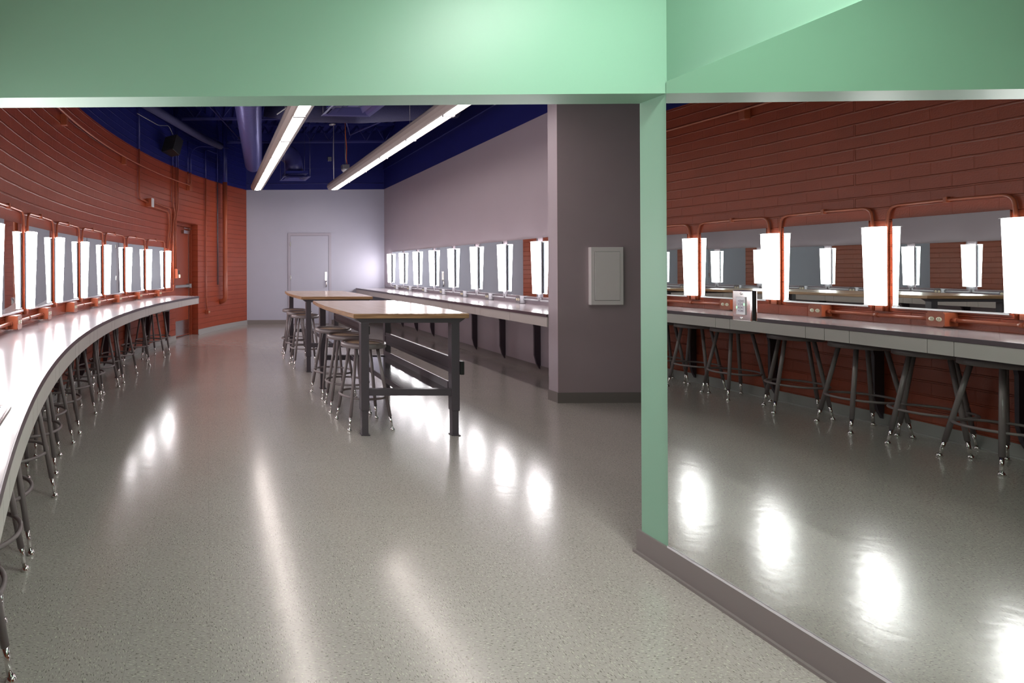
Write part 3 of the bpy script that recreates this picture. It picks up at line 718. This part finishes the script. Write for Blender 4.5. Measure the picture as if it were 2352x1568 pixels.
# spiral duct
du = thing('spiral_duct', 'large round navy spiral duct with a corrugated surface hanging from the deck', 'duct', (1.05, 12.0, 3.72), -math.atan(0.104))
pts = []; rs = []
for i in range(124):
    for d, r_ in ((0.0, 0.183), (0.055, 0.183), (0.065, 0.192)):
        pts.append((0, -(0.075 * i + d), 0)); rs.append(r_)
MB().tube(pts, rs, 32).build('duct_body', M_bluegal, du)
MB().tube([(0, 0.005, 0), (0, -0.03, 0)], 0.192, 32).build('end_collar', M_bluegal, du)
for yy in (-1.0, -4.0): MB().tube([(0, yy, 0.18), (0, yy, ZC - 3.72)], 0.006, 6).build('hanger', M_galv, du)
# round insulated cross duct
tag(MB().tube([(1.0, 9.2, 4.14), (1.6, 9.15, 4.06), (2.6, 9.1, 4.05), (4.2, 9.0, 4.12)], [0.16, 0.19, 0.22, 0.24], 24).build('insulated_duct', M_insul), 'fat rough navy insulated duct crossing under the deck', 'duct')
tag(MB().tube([(-0.95, 8.1, 3.88), (-0.5, 9.3, 3.9), (-0.05, 10.5, 3.92), (0.30, 11.2, 3.93)], 0.07, 16).build('insulated_pipe', M_insul), 'thick navy insulated pipe running beside the curved wall under the deck', 'pipe')
# bar joists
def joist(y_, label):
    t = thing('bar_joist', label, 'joist', (0, y_, 0), 0, 'bar joists under the deck')
    x0 = CX - math.sqrt(R * R - (y_ - CY) ** 2) + 0.05; x1 = XR(y_) - 0.04
    MB().box(x0, x1, -0.03, 0.03, 4.28, 4.32).build('bottom_chord', M_joist, t); MB().box(x0, x1, -0.04, 0.04, ZC - 0.05, ZC - 0.002).build('top_chord', M_blue, t)
    n = 9; mb = MB()
    for i in range(n):
        xa = x0 + (x1 - x0) * i / n; xb = x0 + (x1 - x0) * (i + 0.5) / n; xc = x0 + (x1 - x0) * (i + 1) / n
        mb.tube([(xa, 0, ZC - 0.04), (xb, 0, 4.31)], 0.012, 8).tube([(xb, 0, 4.31), (xc, 0, ZC - 0.04)], 0.012, 8)
    mb.build('web', M_blue, t)
joist(12.45, 'navy bar joist nearest the far wall'); joist(10.5, 'navy bar joist between the insulated duct and the far wall'); joist(7.0, 'navy bar joist above the nearer table')
# ceiling diffusers
def diffuser(x_, y_, z_, s, rz_, label):
    t = thing('air_diffuser', label, 'vent', (x_, y_, z_), rz_, 'square ceiling air diffusers')
    def sq(h, z): return ([(-h, -h), (h, -h), (h, h), (-h, h)], z)
    for k_, (h0, z0, h1, z1) in enumerate(((s / 2, 0, s / 2 - 0.045, 0.015), (s / 2 - 0.06, 0.0, s / 2 - 0.13, 0.06), (s / 2 - 0.14, 0.0, s / 2 - 0.19, 0.05))):
        mb, rs = ringmesh([sq(h0, z0 + 0.004), sq(h0, z0), sq(h1, z1), sq(h1, z1 + 0.004)])
        for f in mb.bm.faces: f.smooth = False
        mb.build('vane' if k_ else 'frame', M_joist, t)
    MB().box(-s / 2 + 0.05, s / 2 - 0.05, -s / 2 + 0.05, s / 2 - 0.05, 0.075, 0.13).build('plenum', M_blue, t)
    MB().box(-0.06, 0.06, -0.06, 0.06, 0.04, 0.076).build('core', M_joist, t)
    for sx in (-1, 1):
        for sy in (-1, 1): MB().tube([(sx * (s / 2 - 0.02), sy * (s / 2 - 0.02), 0.01), (sx * (s / 2 - 0.02), sy * (s / 2 - 0.02), ZC - z_ + 0.02)], 0.002, 6).build('hanger_wire', M_galv, t)
    return t
diffuser(1.70, 6.18, 3.20, 0.60, 0.077, 'nearer square navy ceiling air diffuser between the linear lights')
diffuser(1.93, 11.72, 3.33, 0.58, 0.03, 'farther square navy ceiling air diffuser under the duct elbow')
# duct elbow above the far diffuser
el = []
for i in range(6):
    a = PI / 2 * i / 5; el.append((1.62 + 0.30 * math.sin(a), 11.75, 3.62 + 0.30 * math.cos(a)))
tag(MB().tube([(1.25, 11.75, 3.92)] + el + [(1.92, 11.75, 3.47)], 0.19, 20).build('duct_elbow', M_joist), 'segmented navy duct elbow turning down to the far diffuser', 'duct')
# speaker
spk = thing('loudspeaker', 'black wedge loudspeaker hanging high in front of the curved wall', 'speaker', (-0.60, 9.7, 3.60), -0.75)
M_ = Matrix.Rotation(-0.35, 4, 'X')
MB().prism([(-0.15, -0.10), (0.15, -0.10), (0.11, 0.12), (-0.11, 0.12)], -0.15, 0.15, M_, bev=0.008).build('cabinet', M_black, spk)
MB().box(-0.138, 0.138, -0.108, -0.101, -0.138, 0.138, M_, bev=0.004).build('grille', mat('speaker_grille', (0.02, 0.019, 0.02), 0.7, bump=(900, 0.6)), spk)
MB().tube([(0, 0.0, 0.14), (-0.05, 0.02, 0.30), (-0.05, 0.02, 0.34)], 0.01, 8).build('bracket', M_blue, spk)
tag(MB().tube(fillet([(-1.05, 8.2, 3.75), (-0.80, 9.0, 3.78), (-0.66, 9.55, 3.92), (-0.60, 9.7, 3.80)], 0.1), 0.006, 6).build('speaker_cable', M_galv), 'thin cable running along the insulated pipe to the loudspeaker', 'cable')
# long orange conduit with stand-off blocks along the curved wall
t = thing('long_conduit', 'long orange conduit running along the curved wall just below the navy band', 'conduit', (0, 0, 0))
MB().tube([P3(-2.25 + 8.27 * i / 60, 0.078, 3.05) for i in range(61)], 0.012, 8).build('tube', M_orange, t)
for a in (-1.9, -0.3, 0.95, 3.2):
    MB().box(0, 0.066, -0.03, 0.03, -0.10, 0.02, bev=0.003).build('support_block', M_orange, t, P3(a, 0.0, 3.05), AR(a))
jb = thing('junction_box', 'orange junction box at the far end of the long conduit', 'junction box', P3(6.09, 0, 3.02), AR(6.09))
MB().box(0, 0.07, -0.055, 0.055, -0.065, 0.065, bev=0.004).build('body', M_orange, jb); MB().box(0.07, 0.076, -0.06, 0.06, -0.07, 0.07, bev=0.002).build('cover', M_orange, jb)
jb = thing('junction_box', 'orange junction box with a pale cover plate on the curved wall', 'junction box', P3(4.25, 0, 2.50), AR(4.25))
MB().box(0, 0.10, -0.06, 0.06, -0.07, 0.07, bev=0.004).build('body', M_orange, jb); MB().box(0.10, 0.106, -0.055, 0.055, -0.075, 0.075, bev=0.002).build('cover', M_white, jb)
def cond(pts, r, label, rad=0.1, name='conduit', m=M_orange):
    # the part of a wall pipe above the colour line is navy like the wall behind it
    t = thing(name, label, 'conduit' if name == 'conduit' else 'pipe', pts[0])
    f = fillet(pts, rad); o = Vector(pts[0])
    up = [p for p in f if p.z >= ZB]; lo = [p for p in f if p.z < ZB]
    if up and lo:
        a_, b_ = (up[-1], lo[0]) if f[0].z >= ZB else (lo[-1], up[0]); k_ = (ZB - a_.z) / (b_.z - a_.z); mid = a_ + (b_ - a_) * k_
        if f[0].z >= ZB: up = up + [mid]; lo = [mid] + lo
        else: lo = lo + [mid]; up = [mid] + up
    if len(up) > 1: MB().tube([p - o for p in up], r, 12).build('upper_tube', M_blue, t)
    if len(lo) > 1: MB().tube([p - o for p in lo], r, 12).build('lower_tube', m, t)
    return t
cond([P3(3.84, 0.03, ZC), P3(3.84, 0.03, 2.53), P3(4.184, 0.04, 2.50)], 0.014, 'thin conduit dropping from the deck to the junction box with the pale plate')
cond([P3(4.318, 0.04, 2.53), P3(5.22, 0.035, 2.50), P3(5.24, 0.03, 2.2), P3(5.12, 0.03, 1.72)], 0.012, 'upper of two conduits from the pale-plated box bending down beside the door')
cond([P3(4.318, 0.04, 2.46), P3(5.13, 0.035, 2.43), P3(5.16, 0.03, 2.2), P3(5.08, 0.03, 1.75)], 0.012, 'lower of two conduits from the pale-plated box bending down beside the door')
cond([P3(5.33, 0.03, ZC), P3(5.33, 0.03, 2.62), P3(5.43, 0.03, 2.45), P3(5.34, 0.03, 2.2), P3(5.34, 0.03, 1.085)], 0.014, 'leftmost of three vertical conduits rising beside the orange door')
cond([P3(5.50, 0.03, ZC), P3(5.50, 0.03, 2.62), P3(5.46, 0.03, 2.45), P3(5.42, 0.03, 2.25), P3(5.42, 0.03, 1.38)], 0.012, 'middle of three vertical conduits rising beside the orange door')
cond([P3(5.58, 0.03, ZC), P3(5.58, 0.03, 2.62), P3(5.50, 0.03, 2.40), P3(5.475, 0.03, 2.2), P3(5.475, 0.03, 1.38)], 0.012, 'rightmost of three vertical conduits rising beside the orange door')
cond([P3(6.02, 0.04, 3.93), P3(6.02, 0.04, 3.08)], 0.013, 'left of two conduits dropping into the junction box above the door')
cond([P3(7.05, 0.5, 3.96), P3(6.35, 0.10, 3.90), P3(6.15, 0.04, 3.75), P3(6.15, 0.04, 3.08)], 0.013, 'curved conduit sweeping from the duct into the junction box above the door', 0.25)
cond([P3(7.40, 0.05, 3.95), P3(6.88, 0.03, 3.95), P3(6.88, 0.03, 0.75), P3(6.90, 0.04, 0.50)], 0.013, 'thin conduit running down to the low outlet right of the orange door', 0.12)
ob = dup(bx0, P3(6.93, 0, 0.45), AR(6.93), 'small orange outlet low on the wall right of the orange door'); ob.scale = (0.8, 0.8, 0.8); del ob['group']
cond([P3(7.60, 0.14, ZC), P3(7.60, 0.14, 0.68), P3(7.62, -0.02, 0.62)], 0.055, 'thick vertical drain pipe bending into the wall near the far corner', 0.10, 'drain_pipe')
cond([P3(7.45, 0.03, ZC), P3(7.45, 0.03, 1.02)], 0.012, 'thin dark tube standing in for the shadow beside the thick drain pipe', 0.1, 'pipe_shadow', M_lampback)  # dark tube built as the shadow next to the drain pipe
sw = thing('switch_box', 'orange switch box on the curved wall beside the orange door', 'switch', P3(5.44, 0, 1.30), AR(5.44))
MB().box(0, 0.09, -0.05, 0.05, -0.10, 0.08, bev=0.004).build('body', M_orange, sw); MB().box(0.09, 0.095, -0.045, 0.045, -0.09, 0.07).build('plate', M_orange, sw)
MB().box(0.095, 0.102, -0.025, 0.025, -0.02, 0.05).build('toggle_panel', M_black, sw); MB().box(0.095, 0.125, 0.0, 0.03, -0.09, -0.03).build('knob', M_ivory, sw)
# pendant junction with orange cable, ceiling disc and rod
pj = thing('hanging_lamp_head', 'small pale lamp head hanging on an orange cable in front of the far wall', 'lamp', (3.10, 12.0, 3.56))
MB().box(-0.08, 0.08, -0.07, 0.07, 0.03, 0.12, bev=0.006).build('body', M_galv, pj)
MB().lathe([(0, -0.05), (0.05, -0.04), (0.08, -0.005), (0.085, 0.03), (0, 0.03)], 24).build('lens', M_white, pj)
MB().tube([(0.01, 0, 0.12), (0.0, 0, 0.5), (0.0, 0, 1.15)], 0.009, 8).build('rod', M_galv, pj)
MB().tube([(0.045, -0.01, 0.11), (0.02, -0.015, 0.25), (0.03, -0.015, 0.5), (0.005, -0.015, 0.8), (-0.005, -0.012, 1.15)], 0.008, 8).build('cable', M_cable, pj)
cr2 = thing('ceiling_rose', 'pale round ceiling plate with a dangling chain above the right linear light', 'ceiling rose', (2.86, 12.2, 4.62))
MB().lathe([(0, 0), (0.07, 0.005), (0.075, 0.02), (0, 0.03)], 24).build('plate', M_white, cr2)
MB().tube([(0.03, 0, 0.0), (0.02, 0, -0.7), (0.03, 0, -1.35)], 0.008, 8).build('chain', M_conw, cr2)
tag(MB().box(3.0, 3.09, YF - 0.06, YF - 0.031, 4.02, 4.12, bev=0.004).build('wall_box', M_galv), 'small grey box high on the navy far wall', 'box')
tag(MB().tube([(0.9, YF - 0.02, 3.47), (XR(YF) - 0.01, YF - 0.02, 3.47)], 0.006, 6).build('thin_conduit', M_joist), 'thin navy conduit running across the top of the far wall', 'conduit')
tag(MB().tube([(1.0, 7.6, 3.55), (1.9, 7.5, 4.15), (2.3, 7.4, 4.65)], 0.008, 6).build('hanger_rod', M_white), 'pale threaded rod bracing beside the spiral duct', 'rod')
tag(MB().tube([(2.45, 9.5, 4.05), (3.1, 11.6, 4.25)], 0.012, 8).tube([(3.1, 11.6, 4.25), (4.2, 10.0, 4.5)], 0.02, 8).build('brace_pipe', M_joist), 'navy brace pipes meeting in a V under the deck', 'pipe')
tag(MB().tube([(-0.25, 8.3, 4.5), (0.0, 9.3, 4.25), (0.75, 11.3, 4.05)], 0.012, 8).build('diagonal_conduit', M_joist), 'thin navy conduit slanting down toward the spiral duct', 'conduit')
# alcove ceiling lights (behind and above the camera)
for i, (x_, y_) in enumerate(((1.71, 1.32), (1.55, -0.5))):
    t = thing('alcove_ceiling_light', 'square white ceiling light in the green alcove, %s' % ('closer to the header' if i == 0 else 'behind the camera'), 'light', (x_, y_, ALC_Z - 0.08))
    MB().box(-0.32, 0.32, -0.32, 0.32, 0.01, 0.079, bev=0.004).build('housing', M_white, t)
    MB().box(-0.29, 0.29, -0.29, 0.29, -0.005, 0.0095).build('diffuser', M_alc, t)
